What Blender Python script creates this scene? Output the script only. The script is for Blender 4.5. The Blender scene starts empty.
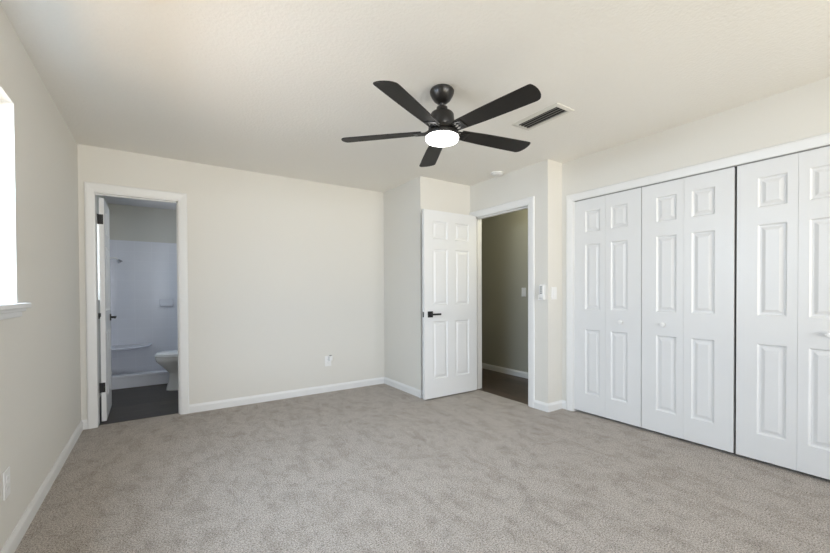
import bpy, bmesh, math
from mathutils import Vector, Matrix
C = bpy.context.scene.collection
SC = bpy.context.scene
PI = math.pi

# ------------------------------------------------------------------ camera
cam_d = bpy.data.cameras.new('camera')
cam = bpy.data.objects.new('camera', cam_d); C.objects.link(cam)
RT = Vector((0.83230401, -0.55430031, -0.00460547))
UP = Vector((0.00995689, 0.00664264, 0.99992837))
FW = Vector((0.55423001, 0.83229024, -0.0110478))
M = Matrix((( RT.x, UP.x, -FW.x, 0), (RT.y, UP.y, -FW.y, 0), (RT.z, UP.z, -FW.z, 1.1647), (0, 0, 0, 1)))
cam.matrix_world = M
cam_d.sensor_fit = 'HORIZONTAL'; cam_d.sensor_width = 36.0
cam_d.lens = 36.0 * 383.6907 / 830.0
cam_d.shift_y = (296.5394 - 276.5) / 830.0
cam_d.clip_start = 0.02
SC.camera = cam

# ------------------------------------------------------------------ world, lights, exposure
SC.view_settings.view_transform = 'Standard'
SC.view_settings.look = 'None'
SC.view_settings.gamma = 1.0
SC.view_settings.exposure = 0.0
SC.view_settings.use_curve_mapping = False
w = bpy.data.worlds.new('sky'); SC.world = w; w.use_nodes = True
bg = w.node_tree.nodes['Background']
bg.inputs['Color'].default_value = (0.80, 0.90, 1.0, 1)
bg.inputs['Strength'].default_value = 0.15

def area(name, loc, rot, sx, sy, power, col, spread=180):
    l = bpy.data.lights.new(name, 'AREA'); l.shape = 'RECTANGLE'
    l.size = sx; l.size_y = sy; l.energy = power; l.color = col; l.spread = math.radians(spread)
    o = bpy.data.objects.new(name, l); C.objects.link(o)
    o.location = loc; o.rotation_euler = rot
    return o
# daylight entering by each window, the unseen rear one being added: cool light from the sky, warm light thrown up by the sunlit ground outside
R_ = math.radians
area('sky_left_window', (-1.15, 1.88, 2.05), (0, R_(-90+32), 0), 1.2, 1.9, 185, (0.64, 0.80, 1.0))
area('horizon_left_window', (-3.0, 1.2, 1.55), (0, -PI/2, 0), 1.2, 4.0, 40, (1.0, 0.97, 0.92))
area('ground_left_window', (-3.2, 1.88, 0.0), (0, PI, 0), 3.0, 4.0, 170, (1.0, 0.68, 0.32))
area('horizon_added_window', (1.6, -3.6, 1.3), (PI/2, 0, 0), 5.0, 1.6, 285, (0.94, 0.965, 1.0))  # daylight for the added rear window
area('ground_added_window', (1.6, -5.6, 0.0), (PI, 0, 0), 6.0, 4.0, 860, (1.0, 0.82, 0.50))
area('daylight_bath_window', (-0.80, 5.50, 1.56), (0, -PI/2, 0), 0.90, 0.60, 11, (0.74, 0.86, 1.0))
area('bath_overhead_fill', (0.25, 5.15, 2.39), (0, 0, 0), 0.4, 0.4, 2.5, (0.88, 0.94, 1.0))  # added fill without a fixture, gives the bathroom more light from above
pl = bpy.data.lights.new('hall_lamp', 'POINT'); pl.energy = 7.2; pl.color = (1.0, 0.97, 0.73); pl.shadow_soft_size = 0.12
po = bpy.data.objects.new('hall_lamp', pl); C.objects.link(po); po.location = (3.62, 2.95, 2.30)

# ------------------------------------------------------------------ materials
def newmat(name):
    m = bpy.data.materials.new(name); m.use_nodes = True
    return m, m.node_tree, m.node_tree.nodes['Principled BSDF']
def paint(name, col, rough=0.6, bump=0.0, scale=60, metallic=0.0, spec=0.5, detail=4, dist=0.002):
    m, nt, b = newmat(name)
    b.inputs['Roughness'].default_value = rough
    b.inputs['Metallic'].default_value = metallic
    b.inputs['Specular IOR Level'].default_value = spec
    tc = nt.nodes.new('ShaderNodeTexCoord')
    n = nt.nodes.new('ShaderNodeTexNoise'); n.inputs['Scale'].default_value = scale; n.inputs['Detail'].default_value = detail
    nt.links.new(tc.outputs['Object'], n.inputs['Vector'])
    r = nt.nodes.new('ShaderNodeMix'); r.data_type = 'RGBA'
    r.inputs[6].default_value = (*[c*0.985 for c in col], 1); r.inputs[7].default_value = (*[min(1, c*1.015) for c in col], 1)
    nt.links.new(n.outputs['Fac'], r.inputs[0]); nt.links.new(r.outputs[2], b.inputs['Base Color'])
    if bump:
        bp = nt.nodes.new('ShaderNodeBump'); bp.inputs['Strength'].default_value = bump; bp.inputs['Distance'].default_value = dist
        nt.links.new(n.outputs['Fac'], bp.inputs['Height']); nt.links.new(bp.outputs['Normal'], b.inputs['Normal'])
    return m
WALL = paint('warm_grey_wall_paint', (0.74, 0.72, 0.668), 0.65, 0.25, 90)
CEIL = paint('textured_ceiling_paint', (0.875, 0.855, 0.805), 0.8, 0.8, 62, dist=0.003)
TRIM = paint('white_trim_paint', (0.81, 0.81, 0.80), 0.35, 0.03, 30)
DOORW = paint('white_door_paint', (0.78, 0.785, 0.785), 0.38, 0.05, 120)
BATHW = paint('bath_wall_paint', (0.66, 0.66, 0.615), 0.7, 0.15, 90)
BATHC = paint('bath_ceiling_paint', (0.75, 0.75, 0.77), 0.8, 0.3, 70)
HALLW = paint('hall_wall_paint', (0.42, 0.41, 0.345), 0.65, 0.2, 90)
PORC = paint('white_porcelain', (0.85, 0.86, 0.87), 0.12, 0, 20)
SHOWER = paint('shower_surround_gloss', (0.74, 0.76, 0.82), 0.22, 0, 20)
BLACK = paint('matte_black_metal', (0.012, 0.012, 0.013), 0.38, 0.05, 200, spec=0.4)
FANM = paint('oil_black_fan_metal', (0.010, 0.009, 0.008), 0.33, 0.05, 200)
PLASTIC = paint('white_plastic', (0.84, 0.84, 0.83), 0.3, 0, 20)
GREYP = paint('grey_plastic', (0.32, 0.32, 0.31), 0.4, 0, 20)
DARK = paint('painted_duct_shade', (0.02, 0.02, 0.02), 0.9, 0, 20)
SLAT = paint('dark_grey_louvre', (0.16, 0.155, 0.14), 0.5, 0, 20)
VENTF = paint('aged_vent_paint', (0.70, 0.68, 0.62), 0.5, 0, 20)
CHROME = paint('brushed_chrome', (0.6, 0.6, 0.62), 0.2, 0, 20, metallic=1.0)
CLOSET = paint('closet_inside_paint', (0.45, 0.44, 0.42), 0.8, 0, 20)

# blade: faint lengthwise grain
m, nt, b = newmat('dark_fan_blade_wood'); BLADE = m
tc = nt.nodes.new('ShaderNodeTexCoord'); mp = nt.nodes.new('ShaderNodeMapping'); mp.inputs['Scale'].default_value = (6, 90, 6)
n = nt.nodes.new('ShaderNodeTexNoise'); n.inputs['Scale'].default_value = 3; n.inputs['Detail'].default_value = 6
cr = nt.nodes.new('ShaderNodeValToRGB'); cr.color_ramp.elements[0].color = (0.009, 0.008, 0.007, 1); cr.color_ramp.elements[1].color = (0.024, 0.021, 0.018, 1)
nt.links.new(tc.outputs['Object'], mp.inputs[0]); nt.links.new(mp.outputs[0], n.inputs['Vector']); nt.links.new(n.outputs['Fac'], cr.inputs[0])
nt.links.new(cr.outputs[0], b.inputs['Base Color']); b.inputs['Roughness'].default_value = 0.55; b.inputs['Specular IOR Level'].default_value = 0.3

# carpet
m, nt, b = newmat('taupe_grey_cut_pile_carpet'); CARPET = m
b.inputs['Roughness'].default_value = 1.0; b.inputs['Specular IOR Level'].default_value = 0.05
b.inputs['Sheen Weight'].default_value = 0.08; b.inputs['Sheen Roughness'].default_value = 0.6
tc = nt.nodes.new('ShaderNodeTexCoord')
def noise(scale, detail=3, rough=0.5, dist=0.0, vec=None):
    n = nt.nodes.new('ShaderNodeTexNoise'); n.inputs['Scale'].default_value = scale; n.inputs['Detail'].default_value = detail
    n.inputs['Roughness'].default_value = rough; n.inputs['Distortion'].default_value = dist
    nt.links.new(vec or tc.outputs['Object'], n.inputs['Vector']); return n.outputs['Fac']
def ramp(fac, p0, c0, p1, c1):
    r = nt.nodes.new('ShaderNodeValToRGB'); e = r.color_ramp.elements
    e[0].position = p0; e[0].color = (*c0, 1); e[1].position = p1; e[1].color = (*c1, 1)
    nt.links.new(fac, r.inputs[0]); return r.outputs[0]
def mul(a, c, f=1.0):
    x = nt.nodes.new('ShaderNodeMix'); x.data_type = 'RGBA'; x.blend_type = 'MULTIPLY'; x.inputs[0].default_value = f
    nt.links.new(a, x.inputs[6]); nt.links.new(c, x.inputs[7]); return x.outputs[2]
fine = ramp(noise(135, 4, 0.95), 0.38, (0.12, 0.100, 0.084), 0.60, (0.74, 0.675, 0.61))
mp = nt.nodes.new('ShaderNodeMapping'); mp.inputs['Rotation'].default_value = (0, 0, 0.5); mp.inputs['Scale'].default_value = (2.6, 1.2, 1)
nt.links.new(tc.outputs['Object'], mp.inputs[0])
lay = ramp(noise(3.4, 6, 0.7, 0.4, mp.outputs[0]), 0.40, (0.86, 0.845, 0.83), 0.52, (1, 1, 1))
lay2 = ramp(noise(11, 5, 0.7, 0.5), 0.36, (0.85, 0.845, 0.84), 0.50, (1, 1, 1))
nt.links.new(mul(mul(fine, lay), lay2), b.inputs['Base Color'])
bp = nt.nodes.new('ShaderNodeBump'); bp.inputs['Strength'].default_value = 0.9; bp.inputs['Distance'].default_value = 0.006
nt.links.new(noise(150, 3, 0.7), bp.inputs['Height']); nt.links.new(bp.outputs[0], b.inputs['Normal'])

def planks(name, c1, c2, rot, rough):
    m, nt_, b_ = newmat(name)
    tc_ = nt_.nodes.new('ShaderNodeTexCoord'); mp_ = nt_.nodes.new('ShaderNodeMapping'); mp_.inputs['Rotation'].default_value = (0, 0, rot)
    br = nt_.nodes.new('ShaderNodeTexBrick'); br.inputs['Scale'].default_value = 1.0
    br.inputs['Brick Width'].default_value = 1.2; br.inputs['Row Height'].default_value = 0.15; br.inputs['Mortar Size'].default_value = 0.0015
    br.inputs['Color1'].default_value = (*c1, 1); br.inputs['Color2'].default_value = (*c2, 1); br.inputs['Mortar'].default_value = (*[c*0.35 for c in c1], 1)
    mg = nt_.nodes.new('ShaderNodeMapping'); mg.inputs['Scale'].default_value = (1.5, 22, 1)
    ng = nt_.nodes.new('ShaderNodeTexNoise'); ng.inputs['Scale'].default_value = 4; ng.inputs['Detail'].default_value = 6; ng.inputs['Distortion'].default_value = 0.6
    rg = nt_.nodes.new('ShaderNodeValToRGB'); rg.color_ramp.elements[0].color = (0.5, 0.5, 0.5, 1); rg.color_ramp.elements[0].position = 0.3; rg.color_ramp.elements[1].position = 0.7
    mx = nt_.nodes.new('ShaderNodeMix'); mx.data_type = 'RGBA'; mx.blend_type = 'MULTIPLY'; mx.inputs[0].default_value = 1
    L = nt_.links.new
    L(tc_.outputs['Object'], mp_.inputs[0]); L(mp_.outputs[0], br.inputs['Vector']); L(mp_.outputs[0], mg.inputs[0]); L(mg.outputs[0], ng.inputs['Vector'])
    L(ng.outputs['Fac'], rg.inputs[0]); L(br.outputs['Color'], mx.inputs[6]); L(rg.outputs[0], mx.inputs[7]); L(mx.outputs[2], b_.inputs['Base Color'])
    b_.inputs['Roughness'].default_value = rough
    return m
HALLF = planks('brown_wood_plank', (0.15, 0.11, 0.082), (0.07, 0.052, 0.04), PI/2, 0.4)
BATHF = planks('grey_brown_bath_plank', (0.085, 0.072, 0.058), (0.060, 0.051, 0.043), 0.0, 0.5)

# tile surround: gloss panel with faint tile joints
m, nt_, b_ = newmat('white_tile_surround'); TILE = m
tc_ = nt_.nodes.new('ShaderNodeTexCoord')
sx = nt_.nodes.new('ShaderNodeSeparateXYZ'); cx = nt_.nodes.new('ShaderNodeCombineXYZ'); ad = nt_.nodes.new('ShaderNodeMath'); ad.operation = 'ADD'
nt_.links.new(tc_.outputs['Object'], sx.inputs[0]); nt_.links.new(sx.outputs[0], ad.inputs[0]); nt_.links.new(sx.outputs[1], ad.inputs[1])
nt_.links.new(ad.outputs[0], cx.inputs[0]); nt_.links.new(sx.outputs[2], cx.inputs[1])
br = nt_.nodes.new('ShaderNodeTexBrick'); br.offset = 0.0; br.inputs['Scale'].default_value = 1; br.inputs['Brick Width'].default_value = 0.2; br.inputs['Row Height'].default_value = 0.135
br.inputs['Mortar Size'].default_value = 0.004; br.inputs['Mortar Smooth'].default_value = 0.4
br.inputs['Color1'].default_value = (0.80, 0.82, 0.88, 1); br.inputs['Color2'].default_value = (0.79, 0.81, 0.87, 1); br.inputs['Mortar'].default_value = (0.83, 0.85, 0.91, 1)
nt_.links.new(cx.outputs[0], br.inputs['Vector']); nt_.links.new(br.outputs['Color'], b_.inputs['Base Color']); b_.inputs['Roughness'].default_value = 0.18
bp_ = nt_.nodes.new('ShaderNodeBump'); bp_.inputs['Strength'].default_value = 0.2; bp_.inputs['Distance'].default_value = 0.002; bp_.invert = True
nt_.links.new(br.outputs['Fac'], bp_.inputs['Height']); nt_.links.new(bp_.outputs[0], b_.inputs['Normal'])

# glass and lamp
m, nt_, b_ = newmat('window_glass'); GLASS = m
nt_.nodes.remove(b_)
tr = nt_.nodes.new('ShaderNodeBsdfTransparent'); gl = nt_.nodes.new('ShaderNodeBsdfGlossy'); gl.inputs['Roughness'].default_value = 0.02
mx = nt_.nodes.new('ShaderNodeMixShader'); mx.inputs[0].default_value = 0.06
nt_.links.new(tr.outputs[0], mx.inputs[1]); nt_.links.new(gl.outputs[0], mx.inputs[2]); nt_.links.new(mx.outputs[0], nt_.nodes['Material Output'].inputs[0])
m, nt_, b_ = newmat('lit_lamp_diffuser'); LIT = m
b_.inputs['Base Color'].default_value = (0.9, 0.9, 0.9, 1); b_.inputs['Emission Color'].default_value = (1, 0.98, 0.93, 1); b_.inputs['Emission Strength'].default_value = 8

# ------------------------------------------------------------------ mesh helpers
class MB:
    def __init__(s): s.bm = bmesh.new()
    def quad(s, *p):
        return s.bm.faces.new([s.bm.verts.new(q) for q in p])
    def box(s, a, b):
        x0, y0, z0 = a; x1, y1, z1 = b
        v = [s.bm.verts.new(q) for q in ((x0,y0,z0),(x1,y0,z0),(x1,y1,z0),(x0,y1,z0),(x0,y0,z1),(x1,y0,z1),(x1,y1,z1),(x0,y1,z1))]
        for f in ((3,2,1,0),(4,5,6,7),(0,1,5,4),(1,2,6,5),(2,3,7,6),(3,0,4,7)): s.bm.faces.new([v[i] for i in f])
        return s
    def loft(s, rings, cap=True, closed=True):
        R = [[s.bm.verts.new(q) for q in r] for r in rings]
        n = len(R[0])
        for i in range(len(R)-1):
            for j in range(n if closed else n-1):
                s.bm.faces.new([R[i][j], R[i][(j+1) % n], R[i+1][(j+1) % n], R[i+1][j]])
        if cap: s.bm.faces.new(R[0][::-1]); s.bm.faces.new(R[-1])
        return s
    def lathe(s, prof, n=40, c=(0,0,0), axis='z'):
        rings = []
        for r, z in prof:
            ring = []
            for k in range(n):
                a = 2*PI*k/n; u, v = r*math.cos(a), r*math.sin(a)
                ring.append((c[0]+u, c[1]+v, c[2]+z) if axis == 'z' else (c[0]+u, c[1]+z, c[2]+v) if axis == 'y' else (c[0]+z, c[1]+u, c[2]+v))
            rings.append(ring)
        return s.loft(rings)
    def tube(s, pts, r, n=12):
        pts = [Vector(p) for p in pts]; rings = []
        for i, p in enumerate(pts):
            d = (pts[min(i+1, len(pts)-1)] - pts[max(i-1, 0)]).normalized()
            a = d.orthogonal().normalized() if i == 0 else (ap - d*ap.dot(d)).normalized()
            ap = a; b2 = d.cross(a)
            rings.append([tuple(p + a*r*math.cos(2*PI*k/n) + b2*r*math.sin(2*PI*k/n)) for k in range(n)])
        return s.loft(rings)
    def xform(s, mat): bmesh.ops.transform(s.bm, matrix=mat, verts=s.bm.verts); return s
    def build(s, name, mat, parent=None, bevel=0, smooth=False, kind=None, label=None, cat=None, weld=False, seg=2):
        if weld: bmesh.ops.remove_doubles(s.bm, verts=s.bm.verts, dist=1e-5)
        bmesh.ops.recalc_face_normals(s.bm, faces=s.bm.faces)
        me = bpy.data.meshes.new(name); s.bm.to_mesh(me); s.bm.free()
        me.materials.append(mat)
        if smooth:
            me.shade_smooth()
            me.set_sharp_from_angle(angle=math.radians(35))
        o = bpy.data.objects.new(name, me); C.objects.link(o)
        if parent: o.parent = parent
        if bevel:
            bv = o.modifiers.new('bevel', 'BEVEL'); bv.width = bevel; bv.segments = seg; bv.limit_method = 'ANGLE'; bv.angle_limit = math.radians(40)
        tag(o, label, cat, kind=kind)
        return o
def tag(o, label=None, cat=None, group=None, kind=None):
    if label: o['label'] = label
    if cat: o['category'] = cat
    if group: o['group'] = group
    if kind: o['kind'] = kind
    return o
def empty(name, loc, rz=0, label=None, cat=None, kind=None, group=None):
    o = bpy.data.objects.new(name, None); C.objects.link(o); o.location = loc; o.rotation_euler = (0, 0, rz)
    o.empty_display_size = 0.1
    return tag(o, label, cat, group, kind)
def copy_tree(o, parent=None):
    c = o.copy(); C.objects.link(c); c.parent = parent
    for ch in [q for q in bpy.data.objects if q.parent == o]: copy_tree(ch, c)
    return c
S = 'structure'

# ------------------------------------------------------------------ room measures
XL = -0.5685; YB = 4.3141; XC = 2.396; Y2 = 3.4836; XD = 3.1219; Y3 = 2.3735; XR = 3.3435; YR = -1.35; H = 2.44
WT = 0.115; XH = 4.10; YBB = 6.70; HB = 2.40; XBR = 0.78
BX0, BX1, BH = -0.462, 0.157, 2.060       # bathroom doorway
DY0, DY1, DH = 2.600, 3.415, 2.055        # hall doorway
CY1, CY0, CH = 2.246, -0.245, 2.045       # closet opening
WY0, WY1, WZ0, WZ1 = 1.15, 2.585, 1.122, 2.072   # left window
BW0, BW1, BZ0, BZ1 = 5.22, 5.80, 1.095, 2.02    # bath window
RX0, RX1, RZ0, RZ1 = 0.10, 3.10, 0.45, 2.15     # added rear window, out of view

# ------------------------------------------------------------------ structure
MB().box((XL-0.05, YR-0.05, -0.05), (XR, YB+0.055, 0)).box((XR, YR-0.05, -0.05), (3.98, Y3-0.03, 0)).build('floor_carpet', CARPET, kind=S, label='taupe grey cut pile carpet covering the bedroom floor', cat='carpet')
# trim the carpet at the hall doorway: wood lies just above from the middle of the wall thickness
MB().box((XD+0.035, Y3+0.06, -0.05), (XH+0.1, 5.6, 0.002)).build('floor_hall', HALLF, kind=S, label='dark brown wood plank floor of the hallway', cat='floor')
MB().box((XL-0.05, YB+0.055, -0.05), (XBR+0.1, YBB+0.1, 0.002)).build('floor_bathroom', BATHF, kind=S, label='dark grey brown plank floor of the bathroom', cat='floor')
MB().box((XL-0.15, YR-0.15, H), (XH+0.1, 5.6, H+0.08)).build('ceiling', CEIL, kind=S, label='off white textured bedroom ceiling', cat='ceiling')
MB().box((XL, YB+WT, HB), (XBR+0.1, YBB+0.1, HB+0.035)).build('ceiling_bathroom', BATHC, kind=S, label='pale bathroom ceiling', cat='ceiling')

def wall_x(name, x0, x1, ya, yb, holes, mat, label, top=H):
    "wall slab lying along y with rectangular holes (y0,y1,z0,z1)"
    mb = MB(); y = ya
    for (h0, h1, z0, z1) in sorted(holes):
        mb.box((x0, y, 0), (x1, h0, top))
        if z0 > 0: mb.box((x0, h0, 0), (x1, h1, z0))
        mb.box((x0, h0, z1), (x1, h1, top)); y = h1
    mb.box((x0, y, 0), (x1, yb, top))
    return mb.build(name, mat, kind=S, label=label, cat='wall')
def wall_y(name, y0, y1, xa, xb, holes, mat, label, top=H):
    mb = MB(); x = xa
    for (h0, h1, z0, z1) in sorted(holes):
        mb.box((x, y0, 0), (h0, y1, top))
        if z0 > 0: mb.box((h0, y0, 0), (h1, y1, z0))
        mb.box((h0, y0, z1), (h1, y1, top)); x = h1
    mb.box((x, y0, 0), (xb, y1, top))
    return mb.build(name, mat, kind=S, label=label, cat='wall')
wall_x('wall_left', XL-0.15, XL, YR, YB+WT, [(WY0, WY1, WZ0, WZ1)], WALL, 'warm grey left wall with the window')
wall_x('wall_bath_left', XL-0.15, XL, YB+WT, YBB+0.1, [(BW0, BW1, BZ0, BZ1)], BATHW, 'bathroom outer wall with a small window')
wall_y('wall_back', YB, YB+WT, XL, XC, [(BX0, BX1, 0, BH)], WALL, 'warm grey back wall with the bathroom doorway')
MB().box((XC, Y2, 0), (XD+WT, 5.6, H)).build('wall_jog', WALL, kind=S, label='warm grey wall corner jutting out behind the open door', cat='wall')
wall_x('wall_entry', XD, XD+WT, Y3, Y2, [(DY0, DY1, 0, DH)], WALL, 'short warm grey wall with the hall doorway')
MB().box((XD+WT, Y3, 0), (XH, Y3+0.115, H)).build('wall_entry_return', WALL, kind=S, label='narrow wall return between the hall doorway and closet', cat='wall')
wall_x('wall_right', XR, XR+WT, YR, Y3, [(CY0, CY1, 0, CH)], WALL, 'warm white right wall above the closet doors')
wall_y('wall_rear', YR-0.15, YR, XL-0.15, XR+WT, [(RX0, RX1, RZ0, RZ1)], WALL, 'warm grey wall behind the viewer with an added window')
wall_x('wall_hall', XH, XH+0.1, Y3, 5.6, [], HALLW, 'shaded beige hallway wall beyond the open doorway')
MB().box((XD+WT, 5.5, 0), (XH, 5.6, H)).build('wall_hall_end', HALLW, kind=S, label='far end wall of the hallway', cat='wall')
MB().box((XR+WT, CY0-0.15, 0), (3.98, CY0-0.05, H)).box((3.98, CY0-0.15, 0), (4.08, Y3, H)).build('wall_closet_inside', CLOSET, kind=S, label='unlit inside walls of the closet', cat='wall')
MB().box((XL, YBB, 0), (XBR+0.1, YBB+0.1, HB)).build('wall_bath_back', BATHW, kind=S, label='greige bathroom back wall above the tile', cat='wall')
MB().box((XBR, YB+WT, 0), (XBR+0.1, YBB, HB)).build('wall_bath_right', BATHW, kind=S, label='bathroom side wall behind the toilet', cat='wall')

# ---- baseboards with mitred corners
BBH, BBT = 0.082, 0.013
BPROF = [(0, 0), (BBT, 0), (BBT, BBH*0.72), (BBT*0.8, BBH*0.82), (BBT*0.45, BBH*0.93), (BBT*0.35, BBH), (0, BBH)]
def baseboards(pts, names, mat=TRIM):
    "room interior lies to the LEFT of the walking direction"
    P = [Vector(p) for p in pts]; D = [(P[i+1]-P[i]).normalized() for i in range(len(P)-1)]
    N = [Vector((-d.y, d.x)) for d in D]
    def off(i, t):
        if i == 0: return P[0] + N[0]*t
        if i == len(P)-1: return P[-1] + N[-1]*t
        a, b2 = N[i-1], N[i]
        m_ = (a + b2); m_ = m_ / m_.dot(a) if m_.length > 1e-6 else a
        return P[i] + m_*t
    for i, nm in enumerate(names):
        if nm is None: continue
        r0 = [(*off(i, t), z) for t, z in BPROF]; r1 = [(*off(i+1, t), z) for t, z in BPROF]
        MB().loft([r0, r1]).build('baseboard_'+nm[0], mat, kind=S, label=nm[1], cat='baseboard')
baseboards([(XD, Y2), (XC, Y2), (XC, YB), (BX1+0.073, YB)], [('jog', 'white baseboard behind the open door'), ('alcove', 'short white baseboard beside the open door'), ('back', 'white baseboard along the back wall')])
baseboards([(BX0-0.066, YB), (XL, YB), (XL, YR)], [('corner', 'stub of white baseboard left of the bathroom casing'), ('left', 'white baseboard along the left wall')])
baseboards([(XR, CY1+0.073), (XR, Y3), (XD, Y3), (XD, DY0-0.072)], [('right', 'stub of white baseboard beside the closet casing'), ('return', 'white baseboard on the narrow wall return'), ('entry', 'white baseboard right of the hall doorway')])
baseboards([(XL, YR), (XR, YR), (XR, CY0-0.073)], [('rear', 'white baseboard behind the viewer'), ('right_rear', 'white baseboard past the closet')])
baseboards([(XH, Y3+0.115), (XH, 5.5)], [('hall', 'white baseboard along the hallway wall')])

# ---- casings and jambs (trim)
CPROF = [(0.0, 0), (0.0, 0.009), (0.013, 0.012), (0.049, 0.016), (0.061, 0.016), (0.070, 0.010), (0.070, 0)]
def casing(mb, u0, u1, h, fn, prof=CPROF):
    "fn(u, z, d) maps to the world; mitred U around the opening u0..u1, height h"
    P = [[(u0-o, 0.0), (u0-o, h+o), (u1+o, h+o), (u1+o, 0.0)] for o, d in prof]
    rings = [[fn(P[k][j][0], P[k][j][1], prof[k][1]) for k in range(len(prof))] for j in range(4)]
    mb.loft(rings)
g = 0.006
t = empty('trim_1', ((BX0+BX1)/2, YB, 0), 0, 'white casing and jamb around the bathroom doorway', 'door frame', S)
ox = (BX0+BX1)/2
mb = MB(); casing(mb, BX0-ox+0.004, BX1-ox+0.003, BH-0.004, lambda u, z, d: (u, -d, z)); mb.build('casing', TRIM, t)
mb = MB(); casing(mb, BX0-ox-g, BX1-ox+g, BH-0.012, lambda u, z, d: (u, WT+d, z)); mb.build('casing', TRIM, t)
MB().box((BX0-ox-0.0, -0.001, 0), (BX0-ox+0.004, WT+0.001, BH)).box((BX1-ox-0.004, -0.001, 0), (BX1-ox+0.008, WT+0.001, BH)).box((BX0-ox, -0.001, BH-0.016), (BX1-ox, WT+0.001, BH)).build('jamb', TRIM, t)
MB().box((BX1-ox-0.014, 0.035, 0), (BX1-ox-0.004, 0.072, BH-0.016)).box((BX0-ox+0.004, 0.035, BH-0.026), (BX1-ox-0.004, 0.072, BH-0.016)).build('door_stop', TRIM, t)

t = empty('trim_2', (XD, (DY0+DY1)/2, 0), 0, 'white casing and jamb around the hall doorway', 'door frame', S)
oy = (DY0+DY1)/2; a, b2 = DY0-oy, DY1-oy
mb = MB(); casing(mb, a-g+0.004, b2-0.002, DH-0.006, lambda u, z, d: (-d, u, z)); mb.build('casing', TRIM, t)
mb = MB(); casing(mb, a-g, b2+g, DH-0.006, lambda u, z, d: (WT+d, u, z)); mb.build('casing', TRIM, t)
MB().box((-0.001, a-0.001, 0), (WT+0.001, a+0.012, DH)).box((-0.001, b2-0.006, 0), (WT+0.001, b2+0.001, DH)).box((-0.001, a, DH-0.012), (WT+0.001, b2, DH)).build('jamb', TRIM, t)
MB().box((0.040, a+0.012, 0), (0.075, a+0.022, DH-0.012)).box((0.040, b2-0.017, 0), (0.075, b2-0.006, DH-0.012)).box((0.040, a+0.012, DH-0.023), (0.075, b2-0.006, DH-0.012)).build('door_stop', TRIM, t)

t = empty('trim_3', (XR, (CY0+CY1)/2, 0), 0, 'white casing framing the row of closet doors', 'door frame', S)
oy = (CY0+CY1)/2; a, b2 = CY0-oy, CY1-oy
mb = MB(); casing(mb, a-0.003, b2+0.003, CH-0.008, lambda u, z, d: (-d, u, z)); mb.build('casing', TRIM, t)
MB().box((-0.001, a-0.001, 0), (WT+0.001, a+0.004, CH)).box((-0.001, b2-0.004, 0), (WT+0.001, b2+0.001, CH)).box((-0.001, a, CH-0.006), (WT+0.001, b2, CH)).build('jamb', TRIM, t)
MB().box((0.012, a+0.01, CH-0.012), (0.04, b2-0.01, CH-0.006)).build('track', GREYP, t)

# ---- windows
def window(name, x_in, y0, y1, z0, z1, label, sill, axis='x', rails=1):
    # frame stands in the outer part of the wall; local frame: along = y (or x), depth outwards
    t = empty(name, (x_in, y0, z0) if axis == 'x' else (y0, x_in, z0), 0, label, 'window', S)
    W, Hh = y1-y0, z1-z0
    if axis == 'x': f = lambda u, d, z: (-d, u, z)
    else: f = lambda u, d, z: (u, -d, z)
    def bx(mb, u0, u1, d0, d1, za, zb):
        p, q = f(u0, d0, za), f(u1, d1, zb); mb.box([min(i, j) for i, j in zip(p, q)], [max(i, j) for i, j in zip(p, q)])
    mb = MB(); e = 0.035
    bx(mb, 0, e, .09, .145, 0, Hh); bx(mb, W-e, W, .09, .145, 0, Hh); bx(mb, e, W-e, .09, .145, 0, e); bx(mb, e, W-e, .09, .145, Hh-e, Hh)
    mb.build('window_frame', PLASTIC, t)
    mb = MB(); bx(mb, e, W-e, .098, .135, Hh/2-.018, Hh/2+.018)
    if W > 1: bx(mb, W/2-.015, W/2+.015, .100, .133, e, Hh-e)
    mb.build('sash_rail', PLASTIC, t)
    mb = MB(); bx(mb, e, W-e, .115, .119, e, Hh-e); mb.build('pane', GLASS, t)
    if sill:
        mb = MB(); bx(mb, -0.055, W+0.055, -0.040, 0.0, -0.024, 0); bx(mb, 0, W, -0.001, .092, -0.004, 0.004)
        mb.build('window_sill', TRIM, t, bevel=0.006)
        mb = MB()
        bx(mb, -0.035, W+0.035, -0.026, 0.0, -0.040, -0.024); bx(mb, -0.025, W+0.025, -0.013, 0.0, -0.066, -0.040)
        mb.build('sill_apron', TRIM, t, bevel=0.004)
window('window_1', XL, WY0, WY1, WZ0, WZ1, 'bright window in the left wall with a white moulded sill', True)
window('window_2', XL, BW0, BW1, BZ0, BZ1, 'small bathroom window glimpsed past the door hinge', False)
window('window_3', YR, RX0, RX1, RZ0, RZ1, 'wide window added in the wall behind the viewer, out of view', False, axis='y')  # unseen window, added to give the room a light source

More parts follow.
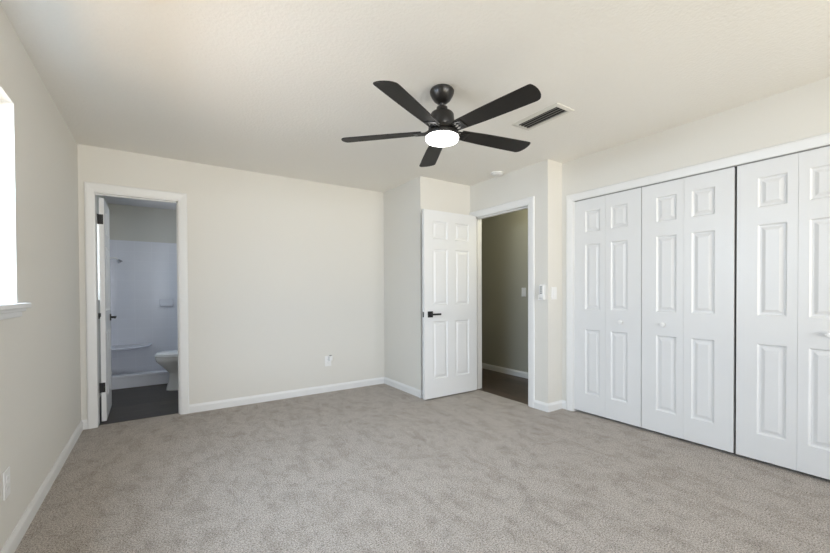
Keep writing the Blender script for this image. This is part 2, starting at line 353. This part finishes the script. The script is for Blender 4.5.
# ------------------------------------------------------------------ doors
def leaf_mesh(w_, h_, t_, panels):
    "leaf in local x 0..w, z 0..h, y 0..t with raised panels on both faces"
    mb = MB()
    xs = sorted({0, w_, *[p[0] for p in panels], *[p[1] for p in panels]})
    zs = sorted({0, h_, *[p[2] for p in panels], *[p[3] for p in panels]})
    prof = [(0, 0), (0.009, 0.010), (0.020, 0.0105), (0.040, 0.003)]
    for side in (0, 1):
        Y = (lambda d: d) if side == 0 else (lambda d: t_-d)
        for i in range(len(xs)-1):
            for j in range(len(zs)-1):
                a, b_, c, d = xs[i], xs[i+1], zs[j], zs[j+1]
                if any(abs(p[0]-a) < 1e-6 and abs(p[1]-b_) < 1e-6 and abs(p[2]-c) < 1e-6 and abs(p[3]-d) < 1e-6 for p in panels):
                    rings = [[(a+o, Y(dp), c+o), (b_-o, Y(dp), c+o), (b_-o, Y(dp), d-o), (a+o, Y(dp), d-o)] for o, dp in prof]
                    R = [[mb.bm.verts.new(q) for q in r] for r in rings]
                    for k in range(len(R)-1):
                        for n_ in range(4): mb.bm.faces.new([R[k][n_], R[k][(n_+1) % 4], R[k+1][(n_+1) % 4], R[k+1][n_]])
                    mb.bm.faces.new(R[-1])
                else:
                    mb.quad((a, Y(0), c), (b_, Y(0), c), (b_, Y(0), d), (a, Y(0), d))
    for i in range(len(xs)-1):
        for z in (0, h_): mb.quad((xs[i], 0, z), (xs[i+1], 0, z), (xs[i+1], t_, z), (xs[i], t_, z))
    for j in range(len(zs)-1):
        for x in (0, w_): mb.quad((x, 0, zs[j]), (x, 0, zs[j+1]), (x, t_, zs[j+1]), (x, t_, zs[j]))
    return mb
ROWS = [(0.19, 0.80), (0.985, 1.595), (1.71, 1.92)]
def six(w_, st, mid, rows=ROWS):
    pw = (w_-2*st-mid)/2
    return [(x, x+pw, z0, z1) for x in (st, st+pw+mid) for z0, z1 in rows]
def lever(parent, x, z, y, sgn, out):
    "square rose with a flat lever; sgn: lever direction in x; out: direction in y"
    mb = MB(); mb.box((x-.033, min(y, y+out*.009), z-.033), (x+.033, max(y, y+out*.009), z+.033))
    h = mb.build('handle_rose', BLACK, parent, bevel=0.002)
    mb = MB(); mb.lathe([(0.011, 0), (0.011, 0.045)], 16, (x, y+(0.006 if out > 0 else -0.051), z), 'y')
    ya, yb = sorted((y+out*.038, y+out*.050))
    mb.box((min(x-sgn*.012, x+sgn*.115), ya, z-.010), (max(x-sgn*.012, x+sgn*.115), yb, z+.010))
    mb.build('lever', BLACK, h, bevel=0.002)
def hinge(parent, x, y, z, leafbox):
    mb = MB().lathe([(0.003, -0.052), (0.0065, -0.048), (0.0065, 0.048), (0.003, 0.052)], 12, (x, y, z))
    mb.box(*leafbox)
    return mb.build('hinge', BLACK, parent)

# door_1: bathroom door, swung into the bathroom. local x = along the leaf from its hinge, y = thickness
t = empty('door_1', (-0.445, YB+WT+0.004, 0.014), PI/2 + math.radians(1.2), 'white panelled bathroom door swung open into the bathroom, seen edge on', 'door', S)
# after the 90 degree turn local +x runs to world +y and local +y to world -x
leaf_mesh(0.60, 2.012, 0.035, six(0.60, 0.10, 0.09)).xform(Matrix.Translation((0, -0.036, 0))).build('door_leaf', DOORW, t, weld=True)
for z, hh in ((1.82, 0.044), (0.96, 0.016), (0.305, 0.044)):
    MB().lathe([(0.003, -hh-0.002), (0.0065, -hh), (0.0065, hh), (0.003, hh+0.002)], 12, (-0.006, 0.006, z)).box((-0.003, -0.030 if hh > 0.03 else -0.006, z-hh), (0.001, 0.001, z+hh)).build('hinge', BLACK, t)
lever(t, 0.60-0.065, 0.912, -0.036, -1, -1)
lever(t, 0.60-0.065, 0.915, -0.001, -1, 1)

# door_2: hall door, open flat towards the jog wall. local x runs to world -x
t = empty('door_2', (3.094, 3.386, 0.014), PI, 'white six panel hall door standing open with a black lever', 'door', S)
HR = [(0.205, 0.833), (1.010, 1.623), (1.73, 1.926)]
# rotated by pi: local +x = world -x, local +y = world -y ; face seen by the viewer is local y = .036
leaf_mesh(0.744, 2.038, 0.036, six(0.744, 0.113, 0.108, HR)).build('door_leaf', DOORW, t, weld=True)
for z in (1.83, 1.02, 0.22):
    MB().lathe([(0.003, -0.046), (0.0065, -0.043), (0.0065, 0.043), (0.003, 0.046)], 12, (-0.008, -0.0085, z)).box((-0.002, 0.001, z-0.044), (0.0004, 0.030, z+0.044)).build('hinge', BLACK, t)
lever(t, 0.668, 0.912, 0.036, -1, 1)
lever(t, 0.668, 0.912, 0.0, -1, -1)
MB().box((0.7435, 0.007, 0.883), (0.7455, 0.029, 0.941)).build('latch_plate', BLACK, t)

# closet bifold doors. local x runs to world -y, local y to world -x? (turned by -90 degrees)
LW = 0.3085; TH = 0.028
def bifold(name, y_top, knob_leaf, label):
    # local x -> world -y, local y -> world +x
    t = empty(name, (XR+0.010, y_top, 0.022), -PI/2, label, 'closet door', S)
    CR = [(0.175, 0.785), (0.975, 1.585), (1.70, 1.90)]
    for k in (0, 1):
        st0, st1 = (0.112, 0.050) if k == 0 else (0.050, 0.112)
        mb = leaf_mesh(LW, 2.008, TH, [(st0, LW-st1, a, b_) for a, b_ in CR]); mb.xform(Matrix.Translation((0.0015 + k*(LW+0.0012), 0, 0)))
        lf = mb.build('door_leaf', DOORW, t, weld=True)
        if k == knob_leaf:
            kx = 0.0015 + k*(LW+0.0012) + LW/2 + (0.015 if k == 0 else -0.01)
            MB().lathe([(0.010, 0.0), (0.008, -0.008), (0.009, -0.014), (0.017, -0.019), (0.019, -0.026), (0.015, -0.031), (0.004, -0.033)], 20, (kx, 0, 0.875), 'y').build('knob', PLASTIC, lf, smooth=True)
    return t
bifold('door_3', 2.243, 1, 'white bifold closet door nearest the hall doorway')
bifold('door_4', 1.620, 0, 'white bifold closet door, second from the hall doorway')
bifold('door_5', 0.987, 1, 'white bifold closet door, third from the hall doorway')
bifold('door_6', 0.366, 0, 'white bifold closet door at the far right end')

# ------------------------------------------------------------------ ceiling fan
FX, FY = 1.4802, 1.9088
fan = empty('ceiling_fan', (FX, FY, H), 0, 'black five blade ceiling fan with a lit round lamp', 'ceiling fan')
MB().lathe([(0.048, 0), (0.056, -0.004), (0.070, -0.013), (0.076, -0.024), (0.074, -0.038), (0.066, -0.056), (0.052, -0.078), (0.036, -0.092), (0.020, -0.097)], 40).build('canopy', FANM, fan, smooth=True)
MB().lathe([(0.014, -0.095), (0.016, -0.10), (0.0125, -0.106), (0.0125, -0.135)], 20).build('downrod', FANM, fan, smooth=True)
MB().lathe([(0.026, -0.118), (0.034, -0.122), (0.036, -0.142), (0.050, -0.150), (0.066, -0.158), (0.074, -0.170), (0.076, -0.20), (0.076, -0.232), (0.072, -0.242), (0.086, -0.250), (0.088, -0.268), (0.080, -0.276), (0.05, -0.278)], 48).build('motor_housing', FANM, fan, smooth=True)
kit = MB().lathe([(0.060, -0.276), (0.094, -0.280), (0.106, -0.287), (0.108, -0.298), (0.106, -0.307), (0.102, -0.309)], 48).build('lamp_housing', FANM, fan, smooth=True)
MB().lathe([(0.101, -0.302), (0.104, -0.311), (0.103, -0.322), (0.096, -0.332), (0.078, -0.339), (0.04, -0.343), (0.004, -0.344)], 48).build('lamp_diffuser', LIT, kit, smooth=True)
def blade_outline():
    pts = []
    # lower long edge (trailing) from root to tip, then back
    pts += [(0.128, -0.047), (0.30, -0.058), (0.45, -0.063), (0.600, -0.066)]
    pts += [(0.638, -0.0665), (0.650, -0.064), (0.657, -0.054), (0.662, -0.035), (0.664, -0.012), (0.661, 0.012),
            (0.655, 0.034), (0.645, 0.052), (0.633, 0.062), (0.618, 0.066)]          # skewed, gently curved tip
    pts += [(0.600, 0.066), (0.45, 0.063), (0.30, 0.058), (0.128, 0.047)]
    return pts
def extr(pts, z0, z1):
    return MB().loft([[(x, y, z0) for x, y in pts], [(x, y, z1) for x, y in pts]])
PITCH = -11.0
for i in range(5):
    az = math.radians(-9.08 + 72*i)
    R = Matrix.Translation((0, 0, -0.2785+0.006)) @ Matrix.Rotation(az, 4, 'Z') @ Matrix.Rotation(math.radians(PITCH), 4, 'X')
    bl = extr(blade_outline(), -0.0035, 0.0035).build('blade', BLADE, fan, bevel=0.0015, seg=1)
    bl.matrix_local = R
    mb = MB()
    mb.box((0.070, -0.030, -0.004), (0.100, 0.030, 0.003))
    for y0, y1 in ((-0.040, -0.027), (-0.0175, -0.0055), (0.0055, 0.0175), (0.027, 0.040)): mb.box((0.096, y0, -0.0085), (0.160, y1, -0.0035))
    mb.box((0.096, -0.040, -0.0075), (0.106, 0.040, -0.0035))
    mb.box((0.156, -0.040, -0.0085), (0.178, 0.040, -0.0035))
    br_ = mb.build('blade_bracket', FANM, bl, bevel=0.001, seg=1)

# ------------------------------------------------------------------ ceiling fixtures
x0, x1, y0, y1 = 2.245, 2.440, 1.630, 2.035
v = empty('ceiling_vent', ((x0+x1)/2, (y0+y1)/2, H), 0, 'white rectangular air vent with dark louvres on the ceiling', 'vent')
hw, hl = (x1-x0)/2, (y1-y0)/2; iw, il = 0.062, 0.172
mb = MB()
rings = []
for (a, b_, z) in ((hw, hl, 0.0), (hw-.002, hl-.002, -0.004), (iw+.006, il+.006, -0.009), (iw, il, -0.008), (iw, il, 0.0)):
    rings.append([(-a, -b_, z), (a, -b_, z), (a, b_, z), (-a, b_, z)])
mb.loft(rings, cap=False); mb.build('frame', VENTF, v)
MB().box((-iw, -il, -0.0015), (iw, il, -0.0005)).build('backing', DARK, v)  # flat dark sheet, the shade inside the duct put into its colour
for k in range(4):
    xx = -iw + 0.016 + k*0.0305
    m4 = Matrix.Translation((xx, 0, -0.0065)) @ Matrix.Rotation(math.radians(-12), 4, 'Y')
    MB().box((-0.0075, -il+0.001, -0.0007), (0.0075, il-0.001, 0.0007)).xform(m4).build('louvre', SLAT, v)

sd = empty('smoke_detector', (3.025, 2.945, H), 0, 'small round white smoke detector on the ceiling above the hall doorway', 'smoke detector')
MB().lathe([(0.066, 0), (0.068, -0.003), (0.068, -0.010), (0.062, -0.012)], 36).build('base', PLASTIC, sd, smooth=True)
MB().lathe([(0.058, -0.012), (0.060, -0.015), (0.060, -0.021), (0.052, -0.026), (0.030, -0.028), (0.004, -0.028)], 36).build('cover', PLASTIC, sd, smooth=True)
MB().lathe([(0.0595, -0.012), (0.0595, -0.016)], 36).build('vent_ring', GREYP, sd)

# ------------------------------------------------------------------ wall plates
def plate(parent, w_, h_, name='plate'):
    return MB().box((-w_/2, -0.006, -h_/2), (w_/2, 0, h_/2)).build(name, PLASTIC, parent, bevel=0.0025)
def outlet(loc, rz, label):
    t = empty('wall_outlet', loc, rz, label, 'outlet'); plate(t, 0.078, 0.122)
    for dz in (-0.021, 0.021):
        r = MB().box((-0.017, -0.0085, dz-0.014), (0.017, -0.006, dz+0.014)).build('receptacle', PLASTIC, t, bevel=0.001)
        MB().box((-0.0085, -0.0088, dz-0.004), (-0.0065, -0.0083, dz+0.006)).box((0.0055, -0.0088, dz-0.004), (0.0075, -0.0083, dz+0.006)).build('slot', GREYP, r)
    return t
outlet((1.640, YB, 0.362), 0, 'white wall outlet low on the back wall with a plug in it')
outlet((XL, 2.385, 0.336), PI/2, 'white wall outlet low on the left wall near the window')
pg = empty('plug_in_adapter', (1.662, YB-0.0085, 0.362), 0, 'small white plug-in device in the back wall outlet', 'adapter')
MB().box((-0.022, -0.034, 0.004), (0.022, 0.0, 0.062)).build('body', PLASTIC, pg, bevel=0.008)
MB().box((-0.012, -0.030, 0.062), (0.012, -0.006, 0.072)).build('nozzle', GREYP, pg, bevel=0.002)
sw = empty('light_switch', (3.213, Y3, 1.150), 0, 'white light switch plate on the narrow wall return beside the closet', 'light switch')
plate(sw, 0.080, 0.122); MB().box((-0.017, -0.010, -0.033), (0.017, -0.006, 0.033)).build('rocker', PLASTIC, sw, bevel=0.0015)
hs = empty('light_switch', (XH, 3.50, 1.16), -PI/2, 'light switch plate on the shaded hallway wall seen through the doorway', 'light switch')
plate(hs, 0.075, 0.12); MB().box((-0.017, -0.010, -0.033), (0.017, -0.006, 0.033)).build('rocker', PLASTIC, hs, bevel=0.0015)
# fan remote in its wall cradle
rc = empty('fan_remote', (XD, 2.432, 1.085), -PI/2, 'white fan remote in a wall cradle right of the hall doorway', 'remote control')
MB().box((-0.030, -0.006, 0.0), (0.030, 0, 0.150)).box((-0.030, -0.034, 0.0), (0.030, -0.006, 0.012)).box((-0.030, -0.034, 0.012), (-0.026, -0.006, 0.05)).box((0.026, -0.034, 0.012), (0.030, -0.006, 0.05)).build('cradle', PLASTIC, rc, bevel=0.0015)
rb = MB().box((-0.024, -0.027, 0.014), (0.024, -0.008, 0.145)).build('remote_body', PLASTIC, rc, bevel=0.005)
for k in range(4): MB().box((-0.014, -0.0285, 0.060+k*0.02), (0.014, -0.027, 0.072+k*0.02)).build('button', GREYP, rb)

# ------------------------------------------------------------------ bathroom
YC = 5.886
MB().box((XL, YBB-0.012, 0.04), (XBR, YBB, 1.905)).box((XL, YC, 0.10), (XL+0.012, YBB-0.012, 1.905)).box((XBR-0.012, YC, 0.10), (XBR, YBB-0.012, 1.905)).build('trim_4', TILE, kind=S, label='glossy white tiled shower surround', cat='shower surround')
sp = empty('shower_pan', ((XL+XBR)/2, YC, 0.002), 0, 'white shower pan with a raised curb on the bathroom floor', 'shower pan')
hx = (XBR-XL)/2 - 0.001
MB().box((-hx, 0.09, 0), (hx, YBB-YC-0.014, 0.05)).build('pan', SHOWER, sp, bevel=0.005)
MB().box((-hx, 0, 0), (hx, 0.09, 0.158)).box((-hx, -0.008, 0.128), (hx, 0.0, 0.158)).build('curb', SHOWER, sp, bevel=0.006, seg=3)
# corner seat
st = empty('corner_seat', (XL+0.012, YBB-0.012, 0.452), 0, 'white curved corner seat inside the bathroom shower', 'corner seat')
pts = [(0, 0)]
for k in range(17):
    a = PI/2*k/16; pts.append((0.46*math.cos(a)**0.9 if k < 16 else 0, -0.40*math.sin(a)**0.9 if k > 0 else 0))
MB().loft([[(x*0.94, y*0.94, -0.035) for x, y in pts], [(x, y, -0.02) for x, y in pts], [(x, y, 0) for x, y in pts]]).build('seat', SHOWER, st, bevel=0.004)
# soap dish
sdz = empty('soap_dish', (0.085, YBB-0.012, 1.03), 0, 'white ceramic soap dish on the shower wall', 'soap dish')
MB().box((-0.085, -0.012, -0.055), (0.085, 0, 0.055)).build('back_plate', SHOWER, sdz, bevel=0.006)
MB().box((-0.075, -0.055, -0.050), (0.075, -0.012, -0.034)).box((-0.075, -0.055, -0.034), (0.075, -0.047, -0.018)).build('tray', SHOWER, sdz, bevel=0.005)
# shower head on the left shower wall
sh = empty('showerhead', (XL+0.012, 6.50, 1.64), 0, 'chrome shower head on an arm from the left shower wall', 'showerhead')
MB().lathe([(0.026, 0), (0.026, 0.004), (0.014, 0.010)], 20, (0, 0, 0), 'x').build('wall_flange', CHROME, sh, smooth=True)
MB().tube([(0.004, 0, 0), (0.05, 0, 0.004), (0.08, 0, -0.002), (0.10, 0, -0.02)], 0.009).build('arm', PLASTIC, sh, smooth=True)
MB().lathe([(0.010, 0.010), (0.016, 0), (0.030, -0.025), (0.032, -0.034), (0.028, -0.037)], 24).xform(Matrix.Translation((0.104, 0, -0.026)) @ Matrix.Rotation(math.radians(-35), 4, 'Y')).build('spray_head', CHROME, sh, smooth=True)

# toilet, bowl facing world -x; local +x = towards the bowl tip
to = empty('toilet', (0.66, 5.50, 0.002), PI, 'white toilet seen in profile through the bathroom doorway', 'toilet')
def oval(cx_, rx, ry, z, n=32, egg=0.12):
    r = []
    for k in range(n):
        a = 2*PI*k/n; x = math.cos(a)
        r.append((cx_ + rx*x, ry*math.sin(a)*(1-egg*x), z))
    return r
MB().loft([oval(0.40, 0.205, 0.105, 0, egg=0), oval(0.40, 0.200, 0.100, 0.03, egg=0), oval(0.39, 0.185, 0.090, 0.12), oval(0.39, 0.178, 0.090, 0.20), oval(0.42, 0.205, 0.125, 0.265),
           oval(0.455, 0.246, 0.17, 0.35), oval(0.46, 0.252, 0.182, 0.385), oval(0.46, 0.250, 0.182, 0.405)]).build('bowl', PORC, to, smooth=True)
MB().loft([oval(0.46, 0.250, 0.185, 0.407), oval(0.46, 0.257, 0.190, 0.413), oval(0.46, 0.257, 0.190, 0.425), oval(0.46, 0.250, 0.184, 0.431)]).build('seat', PORC, to, smooth=True)
MB().loft([oval(0.455, 0.250, 0.186, 0.433), oval(0.455, 0.254, 0.188, 0.440), oval(0.45, 0.240, 0.175, 0.453), oval(0.45, 0.12, 0.09, 0.458)]).build('lid', PORC, to, smooth=True)
MB().box((0.0, -0.21, 0.38), (0.19, 0.21, 0.72)).build('tank', PORC, to, bevel=0.025, seg=3)
tk = MB().box((-0.008, -0.22, 0.72), (0.20, 0.22, 0.755)).build('tank_lid', PORC, to, bevel=0.012, seg=3)
MB().box((0.05, -0.10, 0.0), (0.26, 0.10, 0.385)).build('pedestal', PORC, to, bevel=0.03, seg=3)
MB().box((0.190, 0.12, 0.66), (0.205, 0.18, 0.675)).build('flush_lever', CHROME, to, bevel=0.003)
